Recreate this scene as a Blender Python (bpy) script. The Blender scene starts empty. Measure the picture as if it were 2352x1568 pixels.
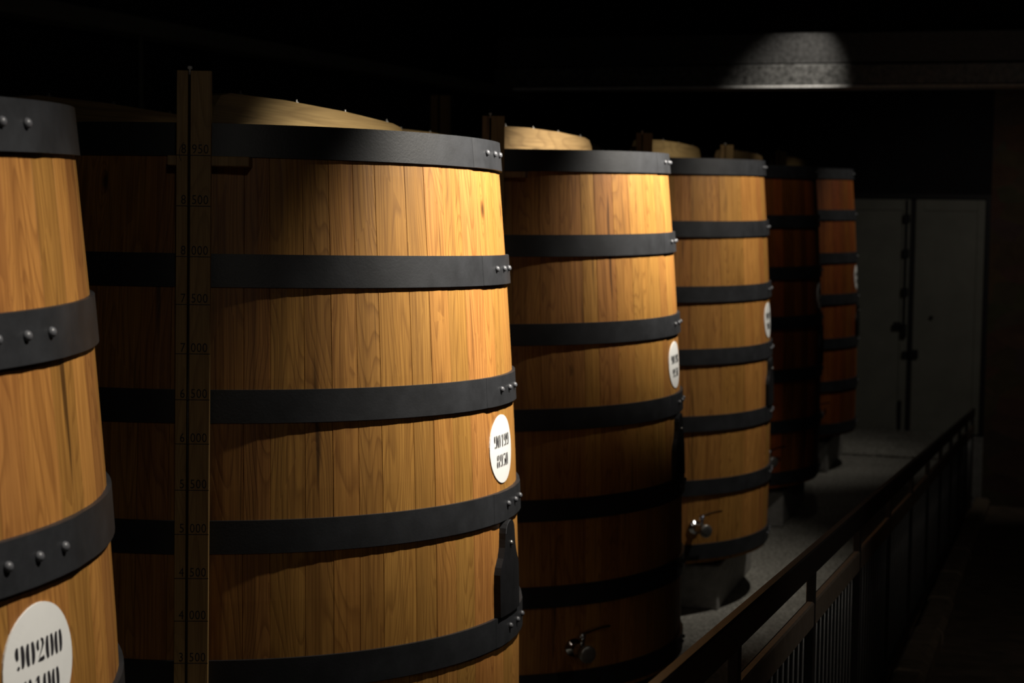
import bpy, math, random
from mathutils import Vector, Matrix, Euler
random.seed(7)
R_ = math.radians
sc = bpy.context.scene
COL = sc.collection

# ------------------------------------------------------------------ camera
CZ = 2.86                       # eye height above the vat floor
cd = bpy.data.cameras.new('camera'); cam = bpy.data.objects.new('camera', cd); COL.objects.link(cam)
cd.sensor_width = 36.0; cd.lens = 60.86; cd.clip_start = .05; cd.clip_end = 100
cam.location = (2.895, 0, CZ)
cam.rotation_euler = (Matrix.Rotation(R_(17.184), 4, 'Z') @ Matrix.Rotation(R_(90-5.191), 4, 'X')
                      @ Matrix.Rotation(R_(.488), 4, 'Z')).to_euler()
cd.dof.use_dof = True; cd.dof.focus_distance = 4.9; cd.dof.aperture_fstop = 4.2
sc.camera = cam

# ------------------------------------------------------------------ world, lights, exposure
w = bpy.data.worlds.new('world'); sc.world = w; w.use_nodes = True
w.node_tree.nodes['Background'].inputs[0].default_value = (.6, .65, 1, 1)
w.node_tree.nodes['Background'].inputs[1].default_value = .0004
sc.view_settings.view_transform = 'Standard'; sc.view_settings.look = 'None'
sc.view_settings.exposure = 0; sc.view_settings.gamma = 1; sc.view_settings.use_curve_mapping = False

def spot(loc, aim, power, deg, blend, col=(1, .93, .82), rad=.03):
    l = bpy.data.lights.new('spot_or_fill', 'SPOT'); l.energy = power; l.spot_size = R_(deg); l.spot_blend = blend
    l.color = col; l.shadow_soft_size = rad
    o = bpy.data.objects.new('spot_or_fill', l); COL.objects.link(o); o.location = loc
    o.rotation_euler = (Vector(aim) - Vector(loc)).to_track_quat('-Z', 'Y').to_euler()
    return o
LX, LZ = 2.35, CZ + 1.32
spot((LX+.1, 3.0, LZ), (1.0, 2.95, CZ - 1.1), 300, 58, 1)
spot((2.3, 5.78, CZ + 1.12), (1.0, 5.97, CZ - .24), 820, 57, 1)
spot((2.25, 8.72, CZ + 1.2), (.95, 8.86, CZ + .04), 950, 51, 1)
spot((LX, 11.35, LZ+.05), (.95, 11.8, CZ - .6), 300, 66, 1)
spot((LX, 17.6, LZ), (1.0, 17.9, CZ - .7), 85, 62, 1)
spot((1.4, 13.0, CZ + 1.7), (.45, 14.2, CZ + .1), 22, 60, 1)                # added weak fill, brightens the front of the shadowed vat
spot((1.0, 14.9, CZ + 1.72), (.70, 15.55, CZ + .95), 52, 58, 1)          # ceiling spot beside the beam
spot((3.7, 16.3, CZ + 1.6), (1.9, 20.5, CZ - 1.5), 50, 66, 1, rad=.1)   # dim lamp over the lower ramp
spot((4.7, 4.5, CZ + 2.1), (3.0, 12.0, CZ - 2.9), 42, 36, 1, rad=.1)      # added unseen fill to lift the ramp and kerb
spot((4.9, 5.6, CZ + 2.0), (2.25, 6.3, CZ - 1.9), 70, 42, 1, rad=.05)  # added unseen fill to brighten the near pickets
spot((4.3, -2.0, CZ + 2.0), (.3, 6.0, CZ - .8), 46, 80, 1, rad=.2)       # added fill behind the viewer, lifts gauge and vat fronts

# ------------------------------------------------------------------ helpers
def link(o, parent=None):
    COL.objects.link(o)
    if parent is not None: o.parent = parent
    return o
def mesh(name, v, f, smooth=False):
    m = bpy.data.meshes.new(name); m.from_pydata([tuple(p) for p in v], [], f); m.validate()
    if smooth:
        for p in m.polygons: p.use_smooth = True
    return m
def obj(name, m, mat, parent=None):
    o = bpy.data.objects.new(name, m)
    if mat is not None and len(m.materials) == 0: m.materials.append(mat)
    return link(o, parent)
def empty(name, loc, rot=(0, 0, 0)):
    o = bpy.data.objects.new(name, None); o.location = loc; o.rotation_euler = rot; o.empty_display_size = .1
    return link(o)
def tag(o, label=None, cat=None, group=None, kind=None):
    if label: o['label'] = label
    if cat: o['category'] = cat
    if group: o['group'] = group
    if kind: o['kind'] = kind
    return o
class MB:
    def __init__(s): s.v = []; s.f = []
    def add(s, v, f):
        n = len(s.v); s.v += [tuple(p) for p in v]; s.f += [tuple(i + n for i in q) for q in f]; return s
    def box(s, x0, x1, y0, y1, z0, z1, b=0):
        if b <= 0:
            v = [(x, y, z) for z in (z0, z1) for y in (y0, y1) for x in (x0, x1)]
            return s.add(v, [(0, 2, 3, 1), (4, 5, 7, 6), (0, 1, 5, 4), (2, 6, 7, 3), (0, 4, 6, 2), (1, 3, 7, 5)])
        # chamfered box: octagon rings
        def ring(z, i):
            return [(x0+i, y0, z), (x1-i, y0, z), (x1, y0+i, z), (x1, y1-i, z), (x1-i, y1, z), (x0+i, y1, z), (x0, y1-i, z), (x0, y0+i, z)]
        def ins(z):
            return [(x0+b, y0+b, z), (x1-b, y0+b, z), (x1-b, y0+b, z), (x1-b, y1-b, z), (x1-b, y1-b, z), (x0+b, y1-b, z), (x0+b, y1-b, z), (x0+b, y0+b, z)]
        v = ins(z0) + ring(z0+b, b) + ring(z1-b, b) + ins(z1); f = []
        for k in range(3):
            for i in range(8): f.append((8*k+i, 8*k+(i+1) % 8, 8*k+8+(i+1) % 8, 8*k+8+i))
        f += [(6, 5, 3, 1)[::1], (24+1, 24+3, 24+5, 24+7)]
        f[-2] = (7, 5, 3, 1)
        return s.add(v, f)
    def prism(s, pts, y0, y1):          # polygon in xz extruded along y
        n = len(pts)
        v = [(x, y0, z) for x, z in pts] + [(x, y1, z) for x, z in pts]
        f = [tuple(range(n)), tuple(range(2*n-1, n-1, -1))] + [(i, n+i, n+(i+1) % n, (i+1) % n) for i in range(n)]
        return s.add(v, f)
    def tube(s, a, b, r0, r1=None, n=14, caps=True):
        a, b = Vector(a), Vector(b); r1 = r0 if r1 is None else r1
        q = (b-a).to_track_quat('Z', 'Y'); v = []
        for p, r in ((a, r0), (b, r1)):
            for i in range(n):
                t = 2*math.pi*i/n; v.append(p + q @ Vector((r*math.cos(t), r*math.sin(t), 0)))
        f = [(i, (i+1) % n, n+(i+1) % n, n+i) for i in range(n)]
        if caps: f += [tuple(range(n-1, -1, -1)), tuple(range(n, 2*n))]
        return s.add(v, f)
    def lathe(s, prof, n=14, org=(0, 0, 0), axis=(0, 0, 1)):    # prof [(r,h)]
        q = Vector(axis).to_track_quat('Z', 'Y'); o = Vector(org); v = []; f = []
        for r, h in prof:
            for i in range(n):
                t = 2*math.pi*i/n; v.append(o + q @ Vector((r*math.cos(t), r*math.sin(t), h)))
        for k in range(len(prof)-1):
            for i in range(n): f.append((k*n+i, k*n+(i+1) % n, (k+1)*n+(i+1) % n, (k+1)*n+i))
        f += [tuple(range(n-1, -1, -1)), tuple(range((len(prof)-1)*n, len(prof)*n))]
        return s.add(v, f)
    def mesh(s, name, smooth=False): return mesh(name, s.v, s.f, smooth)

# ------------------------------------------------------------------ materials
def mat(name):
    m = bpy.data.materials.new(name); m.use_nodes = True
    nt = m.node_tree; return m, nt, nt.nodes['Principled BSDF']
def N(nt, t, **kw):
    n = nt.nodes.new(t)
    for k, v in kw.items():
        if k.startswith('i_'):
            n.inputs[int(k[2:])].default_value = v
        else: setattr(n, k, v)
    return n
def L(nt, a, b): nt.links.new(a, b)
def math_(nt, op, a, b=None, c=None):
    n = nt.nodes.new('ShaderNodeMath'); n.operation = op
    for i, x in enumerate((a, b, c)):
        if x is None: continue
        if isinstance(x, (int, float)): n.inputs[i].default_value = x
        else: nt.links.new(x, n.inputs[i])
    return n.outputs[0]
def ramp(nt, fac, stops):
    n = nt.nodes.new('ShaderNodeValToRGB'); e = n.color_ramp.elements
    while len(e) < len(stops): e.new(.5)
    for k, (p, c) in enumerate(stops):
        e[k].position = p; e[k].color = c if len(c) == 4 else (*c, 1)
    nt.links.new(fac, n.inputs[0]); return n.outputs[0]
def mixc(nt, fac, a, b, mode='MIX'):
    n = nt.nodes.new('ShaderNodeMix'); n.data_type = 'RGBA'; n.blend_type = mode
    for i, x in ((0, fac), (6, a), (7, b)):
        if isinstance(x, (int, float)): n.inputs[i].default_value = x
        elif isinstance(x, tuple): n.inputs[i].default_value = (*x, 1) if len(x) == 3 else x
        else: nt.links.new(x, n.inputs[i])
    return n.outputs[2]
def noise(nt, vec, scale, detail=3, rough=.55, dist=0):
    n = N(nt, 'ShaderNodeTexNoise'); n.inputs['Scale'].default_value = scale; n.inputs['Detail'].default_value = detail
    n.inputs['Roughness'].default_value = rough; n.inputs['Distortion'].default_value = dist
    nt.links.new(vec, n.inputs['Vector']); return n.outputs['Fac']
def mapping(nt, vec, scale):
    n = N(nt, 'ShaderNodeMapping'); n.inputs['Scale'].default_value = scale; nt.links.new(vec, n.inputs[0]); return n.outputs[0]
def bump(nt, h, bs, strength=.3, dist=.002):
    b = N(nt, 'ShaderNodeBump'); b.inputs['Strength'].default_value = strength; b.inputs['Distance'].default_value = dist
    nt.links.new(h, b.inputs['Height']); nt.links.new(b.outputs[0], bs.inputs['Normal'])

def wood(name, light, mid, dark, vary=.28, rough=.5, rings=46, axis='Z', grain=.5, knots=True, cylc=False):
    m, nt, bs = mat(name)
    tc = N(nt, 'ShaderNodeTexCoord'); oi = N(nt, 'ShaderNodeObjectInfo')
    rnd = oi.outputs['Random']
    off = N(nt, 'ShaderNodeCombineXYZ')
    L(nt, math_(nt, 'MULTIPLY', rnd, 17.3), off.inputs[0]); L(nt, math_(nt, 'MULTIPLY', rnd, 41.7), off.inputs[1]); L(nt, math_(nt, 'MULTIPLY', rnd, 93.1), off.inputs[2])
    src = tc.outputs['Object']
    if cylc:
        sx = N(nt, 'ShaderNodeSeparateXYZ'); L(nt, src, sx.inputs[0]); cb = N(nt, 'ShaderNodeCombineXYZ')
        L(nt, math_(nt, 'MULTIPLY', math_(nt, 'ARCTAN2', sx.outputs[1], sx.outputs[0]), 1.02), cb.inputs[0]); L(nt, sx.outputs[2], cb.inputs[2])
        src = cb.outputs[0]
    va = N(nt, 'ShaderNodeVectorMath', operation='ADD'); L(nt, src, va.inputs[0]); L(nt, off.outputs[0], va.inputs[1])
    vec = va.outputs[0]
    def st(k):
        s = {'X': (k, 1, 1), 'Y': (1, k, 1), 'Z': (1, 1, k)}[axis]; return mapping(nt, vec, s)
    # knots
    vo = N(nt, 'ShaderNodeTexVoronoi'); vo.inputs['Scale'].default_value = 5.0; vo.inputs['Randomness'].default_value = 1
    if cylc: vo.voronoi_dimensions = '3D'
    kv = st(.45)
    if cylc:
        fl = N(nt, 'ShaderNodeVectorMath', operation='MULTIPLY'); L(nt, kv, fl.inputs[0]); fl.inputs[1].default_value = (1, 0, 1); kv = fl.outputs[0]
        cz = N(nt, 'ShaderNodeVectorMath', operation='ADD'); L(nt, kv, cz.inputs[0]); cz.inputs[1].default_value = (0, .1, 0); kv = cz.outputs[0]
    L(nt, kv, vo.inputs['Vector'])
    kd = vo.outputs['Distance']
    sep = N(nt, 'ShaderNodeSeparateColor'); L(nt, vo.outputs['Color'], sep.inputs[0])
    on = math_(nt, 'GREATER_THAN', sep.outputs[0], .5)
    kn = math_(nt, 'MULTIPLY', ramp(nt, kd, [(.0, (1, 1, 1)), (.05, (.85, .85, .85)), (.11, (0, 0, 0))]), on) if knots else None
    # growth rings
    lo = noise(nt, st(.085), 4.2, 2, .5, .2)
    ph = math_(nt, 'MULTIPLY', lo, rings)
    if knots:
        push = math_(nt, 'MULTIPLY', math_(nt, 'DIVIDE', 1.1, math_(nt, 'ADD', kd, .13)), on)
        ph = math_(nt, 'ADD', ph, push)
    ring = math_(nt, 'FRACT', ph)
    ringm = ramp(nt, ring, [(0, (0, 0, 0)), (.55, (.06, .06, .06)), (.88, (1, 1, 1)), (1, (0, 0, 0))])
    fib = noise(nt, st(.018), 190, 3, .6)
    fine = noise(nt, st(.03), 60, 4, .65)
    blot = noise(nt, st(.3), 3.2, 4, .6)
    c = mixc(nt, ramp(nt, blot, [(.3, (0, 0, 0)), (.72, (1, 1, 1))]), light, mid)
    c = mixc(nt, math_(nt, 'MULTIPLY', ringm, grain), c, dark)
    c = mixc(nt, ramp(nt, fib, [(.35, (.45,)*3), (.62, (0, 0, 0))]), c, dark)
    c = mixc(nt, ramp(nt, fine, [(.3, (.5,)*3), (.5, (0, 0, 0))]), c, dark)
    # dark vertical streaks
    stk = noise(nt, st(.05), 26, 2, .5)
    c = mixc(nt, ramp(nt, stk, [(.66, (0, 0, 0)), (.74, (.8,)*3)]), c, tuple(x*.25 for x in dark))
    if knots: c = mixc(nt, kn, c, tuple(x*.22 for x in dark))
    # per-plank tint
    val = math_(nt, 'ADD', math_(nt, 'MULTIPLY', rnd, vary), 1 - vary*.55)
    hs = N(nt, 'ShaderNodeHueSaturation'); L(nt, c, hs.inputs['Color']); L(nt, val, hs.inputs['Value'])
    hue = math_(nt, 'ADD', math_(nt, 'MULTIPLY', math_(nt, 'FRACT', math_(nt, 'MULTIPLY', rnd, 7.31)), .014), .491)
    L(nt, hue, hs.inputs['Hue'])
    L(nt, hs.outputs[0], bs.inputs['Base Color'])
    bs.inputs['Roughness'].default_value = rough; bs.inputs['Specular IOR Level'].default_value = .35
    bump(nt, math_(nt, 'ADD', math_(nt, 'MULTIPLY', ringm, -.5), fine), bs, .25, .0015)
    return m
def plain(name, col, rough=.6, metal=0, spec=.4, var=.15, nscale=20, bmp=0, bscale=60):
    m, nt, bs = mat(name)
    tc = N(nt, 'ShaderNodeTexCoord'); v = tc.outputs['Object']
    n = noise(nt, v, nscale, 4, .6)
    c = mixc(nt, ramp(nt, n, [(.3, (0, 0, 0)), (.7, (1, 1, 1))]), tuple(x*(1-var) for x in col), tuple(min(1, x*(1+var)) for x in col))
    L(nt, c, bs.inputs['Base Color']); bs.inputs['Roughness'].default_value = rough
    bs.inputs['Metallic'].default_value = metal; bs.inputs['Specular IOR Level'].default_value = spec
    if bmp: bump(nt, noise(nt, v, bscale, 4, .65), bs, bmp, .004)
    return m
M = {}
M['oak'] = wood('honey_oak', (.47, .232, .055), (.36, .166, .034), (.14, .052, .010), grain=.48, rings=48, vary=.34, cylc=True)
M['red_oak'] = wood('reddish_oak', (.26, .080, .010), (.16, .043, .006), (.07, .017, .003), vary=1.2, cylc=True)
M['lidwood'] = wood('pale_pine', (.36, .25, .105), (.29, .19, .075), (.16, .10, .04), rings=24, axis='Y', knots=False)
M['gauge'] = wood('gauge_pine', (.45, .30, .12), (.38, .24, .09), (.22, .13, .045), rings=20, knots=True, vary=.15)
M['inner'] = plain('dark_inside', (.02, .012, .006), .9)
M['hoop'] = plain('black_hoop_paint', (.019, .020, .0225), .44, .0, .45, .3, 9, .12, 120)
M['steel'] = plain('beam_lip_highlight', (.85, .83, .80), .3, .0, .5, .35, 40, .3, 90)  # bright reflection along the beam lip, put into a pale base colour
M['flange'] = plain('lit_black_flange', (.11, .11, .108), .25, 0, .7, .7, 22, .5, 45)  # paler than the beam paint: lamplight on the flange put into its colour
M['rivet'] = plain('grey_rivet_paint', (.075, .077, .085), .42, 0, .5, .1)
M['label'] = plain('white_enamel', (.80, .80, .78), .35, 0, .4, .02)
M['ink'] = plain('black_ink', (.02, .018, .022), .6)
M['hatch'] = plain('black_hatch', (.006, .006, .007), .6, 0, .25, .3, 14, .2, 80)
M['chrome'] = plain('polished_steel', (.62, .62, .62), .16, 1, .5, .02)
M['brass'] = plain('dull_steel', (.30, .29, .27), .38, .8, .5, .1)
M['plastic'] = plain('white_plastic', (.75, .74, .72), .4)
M['groove'] = plain('groove_shadow_tube', (.03, .022, .015), .3)
M['rail'] = plain('black_rail_paint', (.020, .017, .016), .38, 0, .5, .2, 30)
M['midrail'] = plain('brown_rail_wood', (.17, .135, .105), .5, 0, .4, .2, 30)
M['panel'] = plain('black_panel', (.005, .005, .006), .95, 0, .1)
M['picket'] = plain('steel_picket', (.14, .135, .13), .35, .0, .5, .1)
M['plinth'] = plain('concrete_plinth', (.24, .23, .215), .85, 0, .3, .2, 18, .3, 60)
M['timber'] = plain('dark_timber', (.045, .026, .016), .7)
M['door'] = plain('grey_door_paint', (.20, .20, .17), .55, 0, .4, .12, 3, .1, 30)
M['iron'] = plain('black_iron', (.010, .010, .012), .5)
M['kerb'] = plain('kerb_stone', (.30, .23, .16), .85, 0, .3, .3, 9, .4, 40)
M['beam'] = plain('black_gloss_beam', (.055, .055, .055), .3, 0, .6, .5, 28, .5, 55)
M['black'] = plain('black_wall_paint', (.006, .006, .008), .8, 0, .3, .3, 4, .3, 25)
M['pipe'] = plain('grey_pipe', (.10, .10, .08), .5)

def floor_mat():
    m, nt, bs = mat('speckled_concrete'); tc = N(nt, 'ShaderNodeTexCoord'); v = tc.outputs['Object']
    a = noise(nt, v, 38, 4, .75); b = noise(nt, v, 3, 3, .6)
    c = ramp(nt, a, [(.36, (.05, .047, .04)), (.5, (.22, .21, .185)), (.62, (.42, .41, .36))])
    c = mixc(nt, ramp(nt, b, [(.3, (.45,)*3), (.65, (0, 0, 0))]), c, (.10, .095, .08))
    L(nt, c, bs.inputs['Base Color']); bs.inputs['Roughness'].default_value = .75; bump(nt, a, bs, .3, .003); return m
M['floor'] = floor_mat()
def stone_mat():
    m, nt, bs = mat('rough_stone'); tc = N(nt, 'ShaderNodeTexCoord'); v = tc.outputs['Object']
    vo = N(nt, 'ShaderNodeTexVoronoi'); vo.inputs['Scale'].default_value = 2.6; L(nt, mapping(nt, v, (1, 1, 1.7)), vo.inputs['Vector'])
    c = mixc(nt, noise(nt, v, 7, 5, .65), (.05, .028, .018), (.13, .085, .05))
    c = mixc(nt, .35, c, vo.outputs['Color'], 'MULTIPLY')
    L(nt, c, bs.inputs['Base Color']); bs.inputs['Roughness'].default_value = .9; bump(nt, vo.outputs['Distance'], bs, .6, .03); return m
M['stone'] = stone_mat()
M['ramp'] = plain('brown_ramp_concrete', (.20, .15, .105), .85, 0, .3, .35, 5, .3, 70)

# ------------------------------------------------------------------ the room
def struct(name, mb, m, parent=None):
    o = obj(name, mb.mesh(name), M[m], parent)
    if parent is None: tag(o, kind='structure')
    return o
YE = 20.52            # end wall
RX = 2.15             # railing line
def ramp_z(y): return CZ - 1.86 - .0873*y
struct('floor', MB().box(-2.1, 2.06, -3, YE, -1.2, 0), 'floor')
o = struct('floor_ramp', MB().prism([], 0, 0) if False else MB().add(
    [(2.06, -3, -1.5), (5.2, -3, -1.5), (5.2, YE, -1.5), (2.06, YE, -1.5), (2.06, -3, ramp_z(-3)), (5.2, -3, ramp_z(-3)), (5.2, YE, ramp_z(YE)), (2.06, YE, ramp_z(YE))],
    [(0, 3, 2, 1), (4, 5, 6, 7), (0, 1, 5, 4), (2, 3, 7, 6), (0, 4, 7, 3), (1, 2, 6, 5)]), 'ramp')
struct('floor_threshold', MB().box(-.6, 2.05, 18.6, YE, 0, .035, .008), 'floor')
HC = CZ + 2.35
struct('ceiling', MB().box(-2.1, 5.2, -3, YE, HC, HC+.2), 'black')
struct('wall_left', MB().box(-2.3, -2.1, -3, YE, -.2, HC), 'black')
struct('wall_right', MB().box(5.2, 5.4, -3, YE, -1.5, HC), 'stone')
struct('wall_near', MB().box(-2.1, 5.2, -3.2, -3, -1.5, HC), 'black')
# end wall with an opening for the double door
DX0, DX1, DZ = .42, 2.20, 2.735
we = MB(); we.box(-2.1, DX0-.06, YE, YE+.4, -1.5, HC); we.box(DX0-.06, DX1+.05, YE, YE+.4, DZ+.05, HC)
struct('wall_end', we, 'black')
struct('wall_end_stone', MB().box(DX1+.05, 5.2, YE, YE+.4, -1.5, HC), 'stone')
struct('wall_end_sill', MB().box(DX0-.06, DX1+.05, YE, YE+.4, -1.5, -.001), 'plinth')
# ledge on the back wall
struct('trim_1', MB().box(-2.1, -1.9, 2, 20, CZ+.80, CZ+.90, .01), 'pipe')

# double door
dr = empty('door_1', ((DX0+DX1)/2, YE+.1, 0)); tag(dr, 'grey painted double doors at the far end of the hall', 'door', kind='structure')
cx = (DX0+DX1)/2
def dpart(name, mb, m, par=dr):
    mm = mb.mesh(name); mm.transform(Matrix.Translation(-Vector(dr.location))); return obj(name, mm, M[m], par)
fr = MB(); fr.box(DX0-.06, DX0, YE, YE+.14, 0, DZ+.05); fr.box(DX1, DX1+.05, YE, YE+.14, 0, DZ+.05); fr.box(DX0, DX1, YE, YE+.14, DZ, DZ+.05)
dpart('door_frame', fr, 'iron')
MX = 1.385
def leaf(x0, x1):
    m = MB(); y0 = YE+.03; s = .09
    m.box(x0, x1, y0+.012, y0+.05, .02, DZ-.01)
    m.box(x0, x0+s, y0, y0+.012, .02, DZ-.01, .004); m.box(x1-s, x1, y0, y0+.012, .02, DZ-.01, .004)
    m.box(x0+s, x1-s, y0, y0+.012, DZ-.14, DZ-.01, .004); m.box(x0+s, x1-s, y0, y0+.012, .02, .14, .004)
    return dpart('door_leaf', m, 'door')
l1 = leaf(DX0+.005, MX-.03); l2 = leaf(MX+.03, DX1-.005)
dpart('meeting_strip', MB().box(MX-.03, MX+.03, YE+.04, YE+.06, .02, DZ-.01), 'iron')
bx = MX-.07
rod = MB().tube((bx, YE+.015, 1.1), (bx, YE+.015, DZ-.02), .012); dpart('bolt_rod', rod, 'iron')
for z in (2.50, 2.10, 1.65): dpart('rod_guide', MB().box(bx-.035, bx+.035, YE-.01, YE+.03, z-.05, z+.05, .008), 'iron')
dpart('bolt_handle', MB().box(bx-.03, bx+.03, YE-.02, YE+.03, 1.12, 1.28, .01).box(bx-.12, bx-.03, YE-.02, YE+.0, 1.22, 1.30, .008), 'iron')
dpart('lock_case', MB().box(MX-.08, MX-.02, YE-.005, YE+.035, .88, .96, .006).box(MX, MX+.10, YE-.005, YE+.035, .88, .98, .006), 'iron')
dpart('floor_bolt', MB().tube((bx-.02, YE+.012, .03), (bx-.02, YE+.012, .38), .018), 'iron')
dpart('keyhole_plate', MB().tube((1.62, YE+.04, 1.36), (1.62, YE+.025, 1.36), .025), 'iron')

# ceiling beam
b = empty('ceiling_beam', (1.5, 15.6, CZ+.87)); tag(b, 'glossy black ceiling beam with a spot of light on it', 'beam')
def bp(name, x0, x1, y0, y1, z0, z1, bev=.01):
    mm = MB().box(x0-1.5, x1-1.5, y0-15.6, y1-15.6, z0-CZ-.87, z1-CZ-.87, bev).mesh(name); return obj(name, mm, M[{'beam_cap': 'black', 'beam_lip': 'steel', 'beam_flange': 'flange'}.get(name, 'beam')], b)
bp('beam_web', -2.1, 5.2, 15.60, 15.9, CZ+1.085, CZ+1.36)
bp('beam_flange', -2.1, 5.2, 15.50, 15.9, CZ+.89, CZ+1.075)
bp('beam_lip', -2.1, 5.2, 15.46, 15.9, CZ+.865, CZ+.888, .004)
bp('beam_cap', -2.1, 5.2, 15.86, 15.9, CZ+1.36, HC)  # cap coloured near black so it stays unlit above the web

# pipe and post by the back wall
o = obj('conduit_pipe', MB().tube((-1.93, 8.62, .0), (-1.93, 8.62, CZ+.80), .014).mesh('conduit_pipe', True), M['pipe'])
tag(o, 'thin grey vertical pipe on the dark wall behind the vats', 'pipe')
pst = empty('wooden_post', (-1.5, 12.35, 0)); tag(pst, 'dim grooved wooden post standing against the back wall', 'post')
obj('post_board', MB().box(-.075, -.022, -.02, .02, 0, CZ+.66, .004).mesh('post_board'), M['gauge'], pst)
obj('post_board', MB().box(-.002, .075, -.02, .02, 0, CZ+.66, .004).mesh('post_board'), M['gauge'], pst)
obj('post_back', MB().box(-.022, -.002, -.005, .02, 0, CZ+.64).mesh('post_back'), M['groove'], pst)

# ------------------------------------------------------------------ railing along the ramp
rl = empty('ramp_railing', (RX, 2.0, ramp_z(2.0))); tag(rl, 'black balustrade with wooden handrail sloping down along the ramp', 'railing')
def rail_z(y): return CZ - .721 - .0873*y
RY0, RY1 = .9, 20.1
def sloped(x0, x1, dz0, dz1, y0=RY0, y1=RY1):
    m = MB(); v = []
    for y in (y0, y1):
        z = rail_z(y)
        v += [(x0, y, z+dz0), (x1, y, z+dz0), (x1, y, z+dz1-.006), (x1-.005, y, z+dz1), (x0+.005, y, z+dz1), (x0, y, z+dz1-.006)]
    f = [(5, 4, 3, 2, 1, 0), (6, 7, 8, 9, 10, 11)] + [(i, (i+1) % 6, 6+(i+1) % 6, 6+i) for i in range(6)]
    m.add([Vector(p) - rl.location for p in v], f); return m
obj('handrail', sloped(RX-.016, RX+.016, -.088, 0).mesh('handrail'), M['rail'], rl)
obj('mid_rail', sloped(RX-.014, RX+.014, -.275, -.19).mesh('mid_rail'), M['midrail'], rl)
obj('bottom_rail', sloped(RX-.02, RX+.02, -1.04, -1.0).mesh('bottom_rail'), M['rail'], rl)
obj('infill_panel', sloped(RX-.024, RX-.016, -1.13, -.20).mesh('infill_panel'), M['panel'], rl)
pm = MB().box(-.015, .015, -.02, .02, -1.135, -.08, .003).mesh('post'); pm.materials.append(M['rail'])
for k in range(-2, 11):
    y = 5.944 + 1.545*k
    if y < RY0 or y > RY1: continue
    o = link(bpy.data.objects.new('post', pm), rl); o.location = Vector((RX, y, rail_z(y))) - rl.location
km = MB().tube((0, 0, -1.02), (0, 0, -.26), .0045, n=8).mesh('picket', True); km.materials.append(M['picket'])
y = RY0 + .05
while y < RY1:
    if abs(((y - 5.944 + .7725) % 1.545) - .7725) > .05:
        o = link(bpy.data.objects.new('picket', km), rl); o.location = Vector((RX-.004, y, rail_z(y))) - rl.location
    y += .118
# kerb stones at its foot
kb = empty('stone_kerb', (RX+.06, 10, ramp_z(10))); tag(kb, 'row of long kerb stones at the foot of the railing', 'kerb')
y = .6
while y < 20.2:
    ln = 1.5 + random.uniform(-.12, .12); y1 = min(y+ln, 20.45)
    x0 = RX + .032 + random.uniform(-.008, .008); x1 = x0 + .17; h = .10 + random.uniform(-.012, .012)
    v = []
    for yy in (y+.012, y+.04, y1-.04, y1-.012):
        e = 1 if yy in (y+.04, y1-.04) else .82
        z = ramp_z(yy)
        v += [(x0, yy, z-.02), (x1, yy, z-.02), (x1, yy, z+h*e*.7), (x1-.035, yy, z+h*e), (x0+.02, yy, z+h*e), (x0, yy, z+h*e*.85)]
    f = [(5, 4, 3, 2, 1, 0), (18, 19, 20, 21, 22, 23)]
    for k in range(3): f += [(6*k+i, 6*k+(i+1) % 6, 6*k+6+(i+1) % 6, 6*k+6+i) for i in range(6)]
    obj('kerb_stone', MB().add([Vector(p)-kb.location for p in v], f).mesh('kerb_stone'), M['kerb'], kb)
    y = y1

# ------------------------------------------------------------------ vats
UB = 2.665                                   # depth from rim to base
def Rad(u):
    q = u/3.12; return .9683 + .3206*q - .2161*q*q
HOOP_U = [0, .4085, .8334, 1.243, 1.6824, 2.1068, 2.5378]; HH = .104
def cyl(a, u, e=0):                         # angle, depth, offset -> vat coordinates
    r = Rad(u) + e; return (r*math.cos(a), r*math.sin(a), UB-u)
# stave meshes (one set, shared by all vats)
stave_meshes = []
cuts = [0]
while cuts[-1] < 2*math.pi - .10: cuts.append(cuts[-1] + random.uniform(.078, .135))
sc_ = 2*math.pi/cuts[-1]; cuts = [c*sc_ for c in cuts]
us = [.012, .15, .45, .8, 1.15, 1.5, 1.85, 2.2, 2.5, UB]
for k in range(len(cuts)-1):
    gp = random.choice((.0001, .0001, .0002, .0005)); a0, a1 = cuts[k]+gp, cuts[k+1]-gp; am = (a0+a1)/2; ch = .0012; pr = random.uniform(-.0004, .0004)
    mb = MB(); v = []
    for u in us:
        for a, e in ((a0, -.045), (a0, -.0013), (a0+ch, pr), (am, pr+.0008), (a1-ch, pr), (a1, -.0013), (a1, -.045)): v.append(cyl(a, u, e))
    f = []
    for i in range(len(us)-1):
        for j in range(6): f.append((7*i+j, 7*i+7+j, 7*i+8+j, 7*i+1+j))
    n = 7*(len(us)-1)
    f += [(0, 1, 2, 3, 4, 5, 6), tuple(n+j for j in (6, 5, 4, 3, 2, 1, 0))]
    stave_meshes.append(mb.add(v, f).mesh('stave'))
NS = 128
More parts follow.
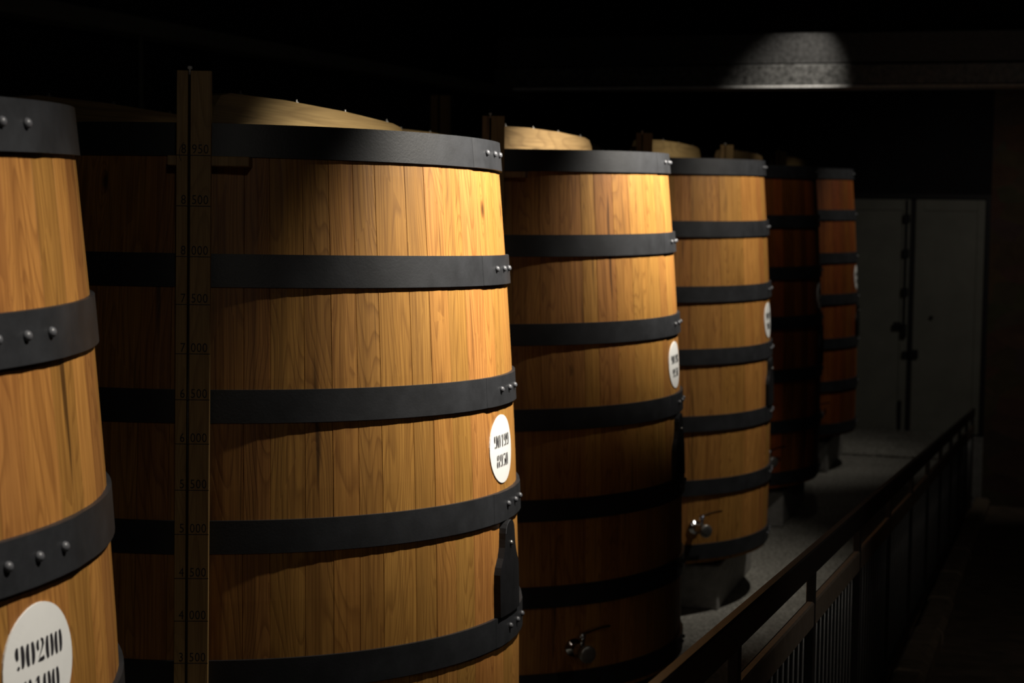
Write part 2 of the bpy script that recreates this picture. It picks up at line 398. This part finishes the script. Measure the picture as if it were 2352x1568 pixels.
def ring_mesh(u0, u1, e0, e1, a_from=0, a_to=2*math.pi, n=NS, wob=0):
    full = abs(a_to-a_from-2*math.pi) < 1e-6
    quads = []; mb = MB()
    A = [a_from + (a_to-a_from)*i/n for i in range(n+1)]
    def strip(f0, f1):
        v = []
        for a in A: v += [f0(a), f1(a)]
        mb.add(v, [(2*i, 2*i+1, 2*i+3, 2*i+2) for i in range(n)])
    strip(lambda a: cyl(a, u0, e1), lambda a: cyl(a, u1, e1))          # outer
    strip(lambda a: cyl(a, u0, e0), lambda a: cyl(a, u0, e1))          # top
    strip(lambda a: cyl(a, u1, e1), lambda a: cyl(a, u1, e0))          # bottom
    strip(lambda a: cyl(a, u1, e0), lambda a: cyl(a, u0, e0))          # inner
    if not full:
        for a, s in ((A[0], 1), (A[-1], -1)):
            v = [cyl(a, u0, e0), cyl(a, u1, e0), cyl(a, u1, e1), cyl(a, u0, e1)]
            mb.add(v if s > 0 else v[::-1], [(0, 1, 2, 3)])
    return mb.mesh('hoop', True)
def lap_mesh(u0, u1):
    A = [(-6.4, .0120), (-5.2, .0150), (-4, .0155), (0, .0155), (5, .0155), (10, .0155), (14, .0155), (17, .0120)]
    mb = MB(); o = []; t = []; bt = []
    for a, e in A:
        a = R_(a); o += [cyl(a, u0, e), cyl(a, u1, e)]; t += [cyl(a, u0, .010), cyl(a, u0, e)]; bt += [cyl(a, u1, e), cyl(a, u1, .010)]
    for v in (o, t, bt): mb.add(v, [(2*i, 2*i+1, 2*i+3, 2*i+2) for i in range(len(A)-1)])
    return mb.mesh('hoop_lap', True)
hoop_m = []; lap_m = []
for u in HOOP_U:
    h = ring_mesh(u, u+HH, -.001, .0115); h.materials.append(M['hoop']); hoop_m.append(h)
    l = lap_mesh(u+.0005, u+HH-.0005); l.materials.append(M['hoop']); lap_m.append(l)
rv = MB().lathe([(.0105, 0), (.0112, .003), (.0095, .008), (.0055, .0115), (.001, .0125)], 12, axis=(1, 0, 0)).mesh('rivet', True); rv.materials.append(M['rivet'])
inner_m = MB().lathe([(Rad(.02)-.05, UB-.06), (Rad(.02)-.046, UB-.03)], 64).mesh('lid'); inner_m.materials.append(M['lidwood'])
core = MB().lathe([(Rad(u)-.046, UB-u) for u in reversed(us)], 64).mesh('light_block_core'); core.materials.append(M['inner'])  # added dark core that stops light leaking between the staves

# number plate
PU, PR = 1.095, .121
def plate():
    v = []; f = []; n = 48; rings = [0, .35, .7, 1]
    v.append(cyl(0, PU, .0035))
    for r in rings[1:]:
        for i in range(n):
            t = 2*math.pi*i/n; x, y = PR*r*math.cos(t), PR*r*math.sin(t); v.append(cyl(x/Rad(PU), PU-y, .0035))
    for i in range(n):
        t = 2*math.pi*i/n; x, y = PR*math.cos(t), PR*math.sin(t); v.append(cyl(x/Rad(PU), PU-y, -.002))
    for i in range(n): f.append((0, 1+i, 1+(i+1) % n))
    for k in range(3):
        for i in range(n): f.append((1+k*n+i, 1+(k+1)*n+i, 1+(k+1)*n+(i+1) % n, 1+k*n+(i+1) % n))
    m = mesh('number_plate', v, f); m.materials.append(M['label']); return m
plate_m = plate()
# stencil figures: strokes (centre line points, width) in a .6 x 1 box
def cres(x, y0, y1, bulge, w, n=8):
    pts = []
    for i in range(n+1):
        t = i/n; s = math.sin(math.pi*min(1, max(0, .04+.92*t)))**.35
        pts.append((x + bulge*(s-.6)*.10, y0+(y1-y0)*t, w*1.2*(.1+.9*s)))
    return pts
DIG = {
 '0': [cres(.14, .02, .96, -1, .172), cres(.43, .04, .98, 1, .172)],
 '9': [cres(.14, .44, .96, -1, .16), cres(.43, .04, .98, 1, .172), [(.17, .02, .06), (.16, .10, .17), (.17, .18, .06)]],
 '8': [cres(.17, .55, .96, -1, .13), cres(.40, .57, .98, 1, .13), cres(.14, .02, .47, -1, .172), cres(.43, .04, .49, 1, .172)],
 '2': [cres(.15, .52, .95, -1, .13), [(.36, .98, .06), (.46, .88, .13), (.48, .72, .14), (.40, .55, .08), (.24, .30, .04), (.16, .20, .03)], [(.10, .06, .02), (.20, .10, .14), (.40, .10, .16), (.52, .14, .18)]],
 '1': [[(.34, .02, .17), (.34, .5, .17), (.34, .97, .16)], [(.16, .78, .02), (.20, .84, .05), (.26, .95, .03)]],
 '5': [[(.14, .97, .03), (.14, .75, .05), (.14, .52, .04)], [(.18, .90, .13), (.34, .90, .13), (.50, .94, .10)], cres(.43, .04, .58, 1, .172), [(.15, .02, .05), (.15, .10, .15), (.16, .18, .05)]],
 '7': [[(.12, .90, .13), (.30, .90, .13), (.50, .92, .13)], [(.48, .82, .04), (.36, .5, .12), (.30, .02, .17)]],
}
def figures(rows):
    mb = MB()
    for text, ty, h, pitch in rows:
        x0 = -pitch*len(text)/2
        for k, ch in enumerate(text):
            for st in DIG[ch]:
                v = []
                for i, (x, y, wd) in enumerate(st):
                    a = st[max(0, i-1)]; c = st[min(len(st)-1, i+1)]
                    dx, dy = (c[0]-a[0])*pitch/.6, (c[1]-a[1])*h; ln = math.hypot(dx, dy) or 1
                    nx, ny = -dy/ln, dx/ln
                    px = x0 + k*pitch + x*pitch/.66; py = ty + (y-.5)*h; hw = wd*pitch/.66/2
                    for s in (1, -1): v.append(cyl((px+s*nx*hw)/Rad(PU), PU-(py+s*ny*hw), .0047))
                mb.add(v, [(2*i, 2*i+1, 2*i+3, 2*i+2) for i in range(len(st)-1)])
    return mb.mesh('figures')
# hatch door below the plate: straight lower half, shoulders, round-headed neck
def hatch():
    hw = .108; zb = 1.680; prof = []
    half = [(hw, zb), (hw, 1.53), (.098, 1.505), (.075, 1.475), (.060, 1.44), (.055, 1.41), (.053, 1.39), (.048, 1.372), (.036, 1.358), (.019, 1.350), (0, 1.347)]
    mb = MB(); n = len(half); v = []
    cols = 7
    for s, u in half:
        for j in range(cols):
            x = -s + 2*s*j/(cols-1); v.append(cyl(x/Rad(u), u, .024))
    f = []
    for i in range(n-1):
        for j in range(cols-1): f.append((i*cols+j, i*cols+j+1, (i+1)*cols+j+1, (i+1)*cols+j))
    mb.add(v, f)
    for sg in (-1, 1):
        v = []
        for s, u in half: v += [cyl(sg*s/Rad(u), u, .024), cyl(sg*s/Rad(u), u, -.002)]
        fs = [(2*i, 2*i+1, 2*i+3, 2*i+2) if sg > 0 else (2*i, 2*i+2, 2*i+3, 2*i+1) for i in range(n-1)]
        mb.add(v, fs)
    v = [cyl(-hw/Rad(zb), zb, .024), cyl(hw/Rad(zb), zb, .024), cyl(hw/Rad(zb), zb, -.002), cyl(-hw/Rad(zb), zb, -.002)]
    mb.add(v, [(3, 2, 1, 0)])
    m = mb.mesh('hatch_door'); m.materials.append(M['hatch']); return m
hatch_m = hatch()
hp = cyl(0, 1.43, .024)
hatch_bolt = MB().lathe([(.009, 0), (.009, .004), (.005, .008), (.001, .009)], 8, org=hp, axis=(1, 0, 0)).mesh('hatch_bolt', True); hatch_bolt.materials.append(M['brass'])
hatch_edge = MB()
for i in range(10):
    t0, t1 = math.pi*(.5+.5*i/10), math.pi*(.5+.5*(i+1)/10)
    p = []
    for t in (t0, t1):
        p += [cyl((.053*math.cos(t))/Rad(1.39), 1.39-.044*math.sin(t), .0255), cyl((.0485*math.cos(t))/Rad(1.39), 1.39-.040*math.sin(t), .0255)]
    hatch_edge.add(p, [(0, 1, 3, 2)])
hatch_edge = hatch_edge.mesh('hatch_edge'); hatch_edge.materials.append(M['rivet'])

# tap (built along +X, outward)
def tap_parts():
    b = MB()
    b.lathe([(.045, -.002), (.045, .008), (.024, .010), (.022, .05), (.034, .052), (.036, .075), (.030, .085), (.030, .115), (.036, .118), (.036, .130)], 20, axis=(1, 0, 0))
    body = b.mesh('tap_body', True)
    cap = MB().lathe([(.040, .130), (.043, .134), (.043, .150), (.040, .154), (.02, .156)], 24, axis=(1, 0, 0)).mesh('tap_cap', True)
    stem = MB().tube((.09, 0, .02), (.09, 0, .085), .012).lathe([(.018, .07), (.018, .088), (.008, .094)], 12, org=(.09, 0, 0)).mesh('tap_stem', True)
    lv = MB(); pts = [(0, .088), (.03, .090), (.07, .100), (.12, .108), (.16, .110)]
    v = []
    for s, z in pts:
        wd = .013 if s < .1 else .011
        for dx, dz in ((-wd, 0), (wd, 0), (wd, .010), (-wd, .010)): v.append((.09+dx, s-.012, z+dz))
    f = [(0, 1, 2, 3), (19, 18, 17, 16)]
    for k in range(4): f += [(4*k+i, 4*k+4+i, 4*k+4+(i+1) % 4, 4*k+(i+1) % 4) for i in range(4)]
    lever = lv.add(v, f).mesh('tap_lever')
    body.materials.append(M['chrome']); cap.materials.append(M['brass']); stem.materials.append(M['chrome']); lever.materials.append(M['chrome'])
    return body, cap, stem, lever
TAP = tap_parts()

# lid cross beam
def crossbeam():
    pts = []; h = .118; n = 1.44/2
    prof = [(-n, -.03), (-n, .03), (-n+.012, .07), (-n+.05, h-.012), (-n+.11, h), (-.25, h+.004), (.2, h-.004), (n-.12, h-.022), (n-.05, h-.034), (n-.012, h-.065), (n, .03), (n, -.03)]
    mb = MB(); v = [(-.03, y, z) for y, z in prof] + [(.03, y, z) for y, z in prof]; k = len(prof)
    f = [tuple(range(k))[::-1], tuple(range(k, 2*k))] + [(i, (i+1) % k, k+(i+1) % k, k+i) for i in range(k)]
    m = mb.add(v, f).mesh('cross_beam'); m.materials.append(M['lidwood']); return m
XB = crossbeam()
nut = MB().lathe([(.009, 0), (.009, .010), (.004, .011), (.004, .018)], 6).mesh('beam_nut'); nut.materials.append(M['brass'])

# level gauge: two boards with a slot for the sight tube, facing outwards at GA
GA = R_(-69.4); GR = 1.118
GU = [.1074, .262, .417, .564, .716, .858, .995, 1.139, 1.277, 1.415, 1.549, 1.682]
GT = ['8 950', '8 500', '8 000', '7 500', '7 000', '6 500', '6 000', '5 500', '5 000', '4 500', '4 000', '3 500']
def gmesh(name, boxes, m, bev=.0015):
    mb = MB()
    for b in boxes: mb.box(*b, bev)
    me = mb.mesh(name); me.materials.append(M[m]); return me
GH = UB + .15; G0 = .06
# gauge frame: x = across (left to right as seen), y = inwards, z up, front face at y=0
g_left = gmesh('gauge_board', [(-.0525, -.0185, 0, .022, G0, GH)], 'gauge')
g_right = gmesh('gauge_board', [(-.0105, .0525, 0, .022, G0, GH)], 'gauge')
g_back = gmesh('gauge_backing', [(-.05, .05, .0225, .032, G0, GH-.01)], 'gauge')
g_tube = MB().tube((-.0145, .012, G0+.01), (-.0145, .012, GH-.005), .0036, n=8).mesh('sight_tube', True); g_tube.materials.append(M['groove'])
g_cap = MB().lathe([(.0035, GH-.012), (.0035, GH+.004), (.0075, GH+.005), (.008, GH+.011), (.006, GH+.014)], 12, org=(-.0145, .012, 0)).mesh('tube_cap', True); g_cap.materials.append(M['plastic'])
g_brk = gmesh('gauge_bracket', [(-.085, .165, .035, .19, UB-.137, UB-.107)], 'gauge', .002)
g_low = gmesh('gauge_foot', [(-.04, .04, .033, .075, UB-2.5, UB-2.45)], 'gauge', .002)
def text_mesh(body, size, x, z, align):
    c = bpy.data.curves.new('txt', 'FONT'); c.body = body; c.size = size; c.align_x = align; c.space_character = 1.08; c.resolution_u = 3
    o = bpy.data.objects.new('txt', c); COL.objects.link(o)
    bpy.context.view_layer.update()
    me = bpy.data.meshes.new_from_object(o.evaluated_get(bpy.context.evaluated_depsgraph_get()))
    bpy.data.objects.remove(o); bpy.data.curves.remove(c)
    v = [(p.co.x*.82 + x, -.0006, p.co.y*1.0 + z) for p in me.vertices]; f = [tuple(p.vertices) for p in me.polygons]
    bpy.data.meshes.remove(me); return v, f
def markings():
    out = []
    for k, (u, t) in enumerate(zip(GU, GT)):
        mb = MB(); z = UB - u; a, b = t.split()
        mb.add([(-.0525, -.0006, z-.0012), (.0525, -.0006, z-.0012), (.0525, -.0006, z+.0012), (-.0525, -.0006, z+.0012)], [(0, 1, 2, 3)])
        mb.add(*text_mesh(a, .040, -.022, z+.006, 'RIGHT')); mb.add(*text_mesh(b, .040, -.006, z+.006, 'LEFT'))
        if k == 0:
            arc = [(-.044+.010*((i/8-.4)**2)*4, z-.018+.058*i/8) for i in range(9)]; v = []
            for x, zz in arc: v += [(x-.0008, -.0006, zz), (x+.0008, -.0006, zz)]
            mb.add(v, [(2*i, 2*i+1, 2*i+3, 2*i+2) for i in range(8)])
        m = mb.mesh('gauge_marking'); m.materials.append(M['ink']); out.append(m)
    return out
GM = markings()

# rim centre (row frame), tilt, radius scale, wood, plate rows, lap angle offset
VATS = [
 dict(c=(.0043, 2.8792, .1599), t=(-.002, .0001), dr=-.0063, wood='oak', rows=('90200', '9100'), lap=-4.3, marks=False,
      label='nearest wooden vat at the left edge, plate reading 90200'),
 dict(c=(-.0106, 5.8592, .1578), t=(-.0005, -.0286), dr=.0135, wood='oak', rows=('90199', '8950'), lap=0, marks=True,
      label='large oak vat in the middle with a numbered gauge board, plate reading 90199'),
 dict(c=(-.0039, 8.8242, .1663), t=(.0002, -.0014), dr=.0044, wood='oak', rows=('90198', '9250'), lap=0, marks=False,
      label='honey oak vat directly behind the large middle vat, steel tap near its foot'),
 dict(c=(.0108, 11.9179, .1914), t=(-.0145, .0022), dr=.0101, wood='oak', rows=('90197', '9050'), lap=0, marks=False,
      label='oak vat with a brightly lit white plate, in front of the reddish vats'),
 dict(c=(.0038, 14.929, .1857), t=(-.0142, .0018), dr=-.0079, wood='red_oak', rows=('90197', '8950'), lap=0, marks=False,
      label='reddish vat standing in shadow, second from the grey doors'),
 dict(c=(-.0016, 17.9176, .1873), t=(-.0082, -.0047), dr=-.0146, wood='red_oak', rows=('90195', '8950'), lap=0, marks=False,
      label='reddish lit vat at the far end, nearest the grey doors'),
]
VATS[4]['rows'] = ('90192', '8950'); VATS[5]['rows'] = ('90191', '8950')
PLN = ['under the nearest vat', 'under the large middle vat with the gauge board', 'under the vat behind the middle one', 'under the vat with the brightly lit plate', 'under the shadowed reddish vat', 'under the farthest vat near the doors']
def inst(name, me, par, mt=None):
    o = bpy.data.objects.new(name, me); link(o, par)
    if mt is not None:
        if len(me.materials) == 0: me.materials.append(mt)
        if me.materials[0] is not mt:
            o.material_slots[0].link = 'OBJECT'; o.material_slots[0].material = mt
    return o
for vi, V in enumerate(VATS):
    c = V['c']; tx, ty = V['t']; s = 1 + V['dr']
    base = Vector((c[0]+tx*UB, c[1]+ty*UB, c[2]-UB+CZ))
    root = empty('wooden_vat', base, (ty, -tx, 0)); root.scale = (s, s, 1)
    tag(root, V['label'], 'vat', 'wooden vats in a row')
    rot0 = cuts[(vi*11) % (len(cuts)-1)]
    for k, sm in enumerate(stave_meshes):
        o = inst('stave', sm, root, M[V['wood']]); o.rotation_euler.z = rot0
    inst('light_block_core', core, root)
    inst('lid', inner_m, root)
    for k in range(7):
        h = inst('hoop', hoop_m[k], root); h.rotation_euler.z = R_(V['lap'] + (-1.5, -.5, -1.5, 0, 0, .5, 0)[k])
        inst('hoop_lap', lap_m[k], h)
        for j in range(3):
            a = R_(5.3*j + .2); u = HOOP_U[k] + HH*.46
            r = inst('rivet', rv, h); r.location = cyl(a, u, .0150); r.rotation_euler = (0, R_(-2), a)
    p = inst('number_plate', plate_m, root); p['label'] = 'round white number plate'
    for txt, ty_, pt in ((V['rows'][0], .030, .0335), (V['rows'][1], -.040, .032)):
        fm = figures([(txt, ty_, .046, pt)]); fm.materials.append(M['ink']); inst('figures', fm, p)
    hd = inst('hatch_door', hatch_m, root); hd['label'] = 'black hatch door with a rounded neck'
    inst('hatch_bolt', hatch_bolt, hd); inst('hatch_edge', hatch_edge, hd)
    # tap
    ta = R_(-47); tp = inst('tap', TAP[0], root); tp.location = cyl(ta, 2.42, .002); tp.rotation_euler = (0, 0, ta); tp['label'] = 'shiny steel tap'
    inst('tap_cap', TAP[1], tp); inst('tap_stem', TAP[2], tp); inst('tap_lever', TAP[3], tp)
    # cross beams on the lid
    for (x, y, a) in ((.32, .0, -4.8), (-.42, .02, -4.8)):
        b = inst('cross_beam', XB, root); b.location = (x, y, UB); b.rotation_euler.z = R_(a)
        for q in (-.50, -.12, .25, .60):
            nn = inst('beam_nut', nut, b); nn.location = (0, q, .116 - max(0, q)*.035)
    # gauge
    ga = inst('gauge_board', g_right, root); ga.location = (GR*math.cos(GA), GR*math.sin(GA), 0); ga.rotation_euler.z = GA + math.pi/2
    ga.scale = (1/s, 1/s, 1); ga['label'] = 'grooved wooden level gauge'
    for nm, me in (('gauge_board', g_left), ('gauge_backing', g_back), ('sight_tube', g_tube), ('tube_cap', g_cap), ('gauge_bracket', g_brk), ('gauge_foot', g_low)):
        inst(nm, me, ga)
    if V['marks']:
        for gm in GM: inst('gauge_marking', gm, ga)
    # plinths
    bz = base.z - .015 - abs(ty)*.9 - abs(tx)*.9
    for sx, nm in ((1, 'Aisle'), (-1, 'Wall')):
        pl = empty('concrete_plinth', (base.x+sx*.69, base.y+.16, 0)); tag(pl, '%s-side concrete plinth %s' % (nm.lower(), PLN[vi]), 'plinth', 'plinths under the vats')
        obj('plinth_block', MB().box(-.18, .18, -.68, .68, 0, bz-.05, .01).mesh('plinth_block'), M['plinth'], pl)
        obj('timber_bearer', MB().box(-.16, .14, -.66, .66, bz-.05, bz, .006).mesh('timber_bearer'), M['timber'], pl)
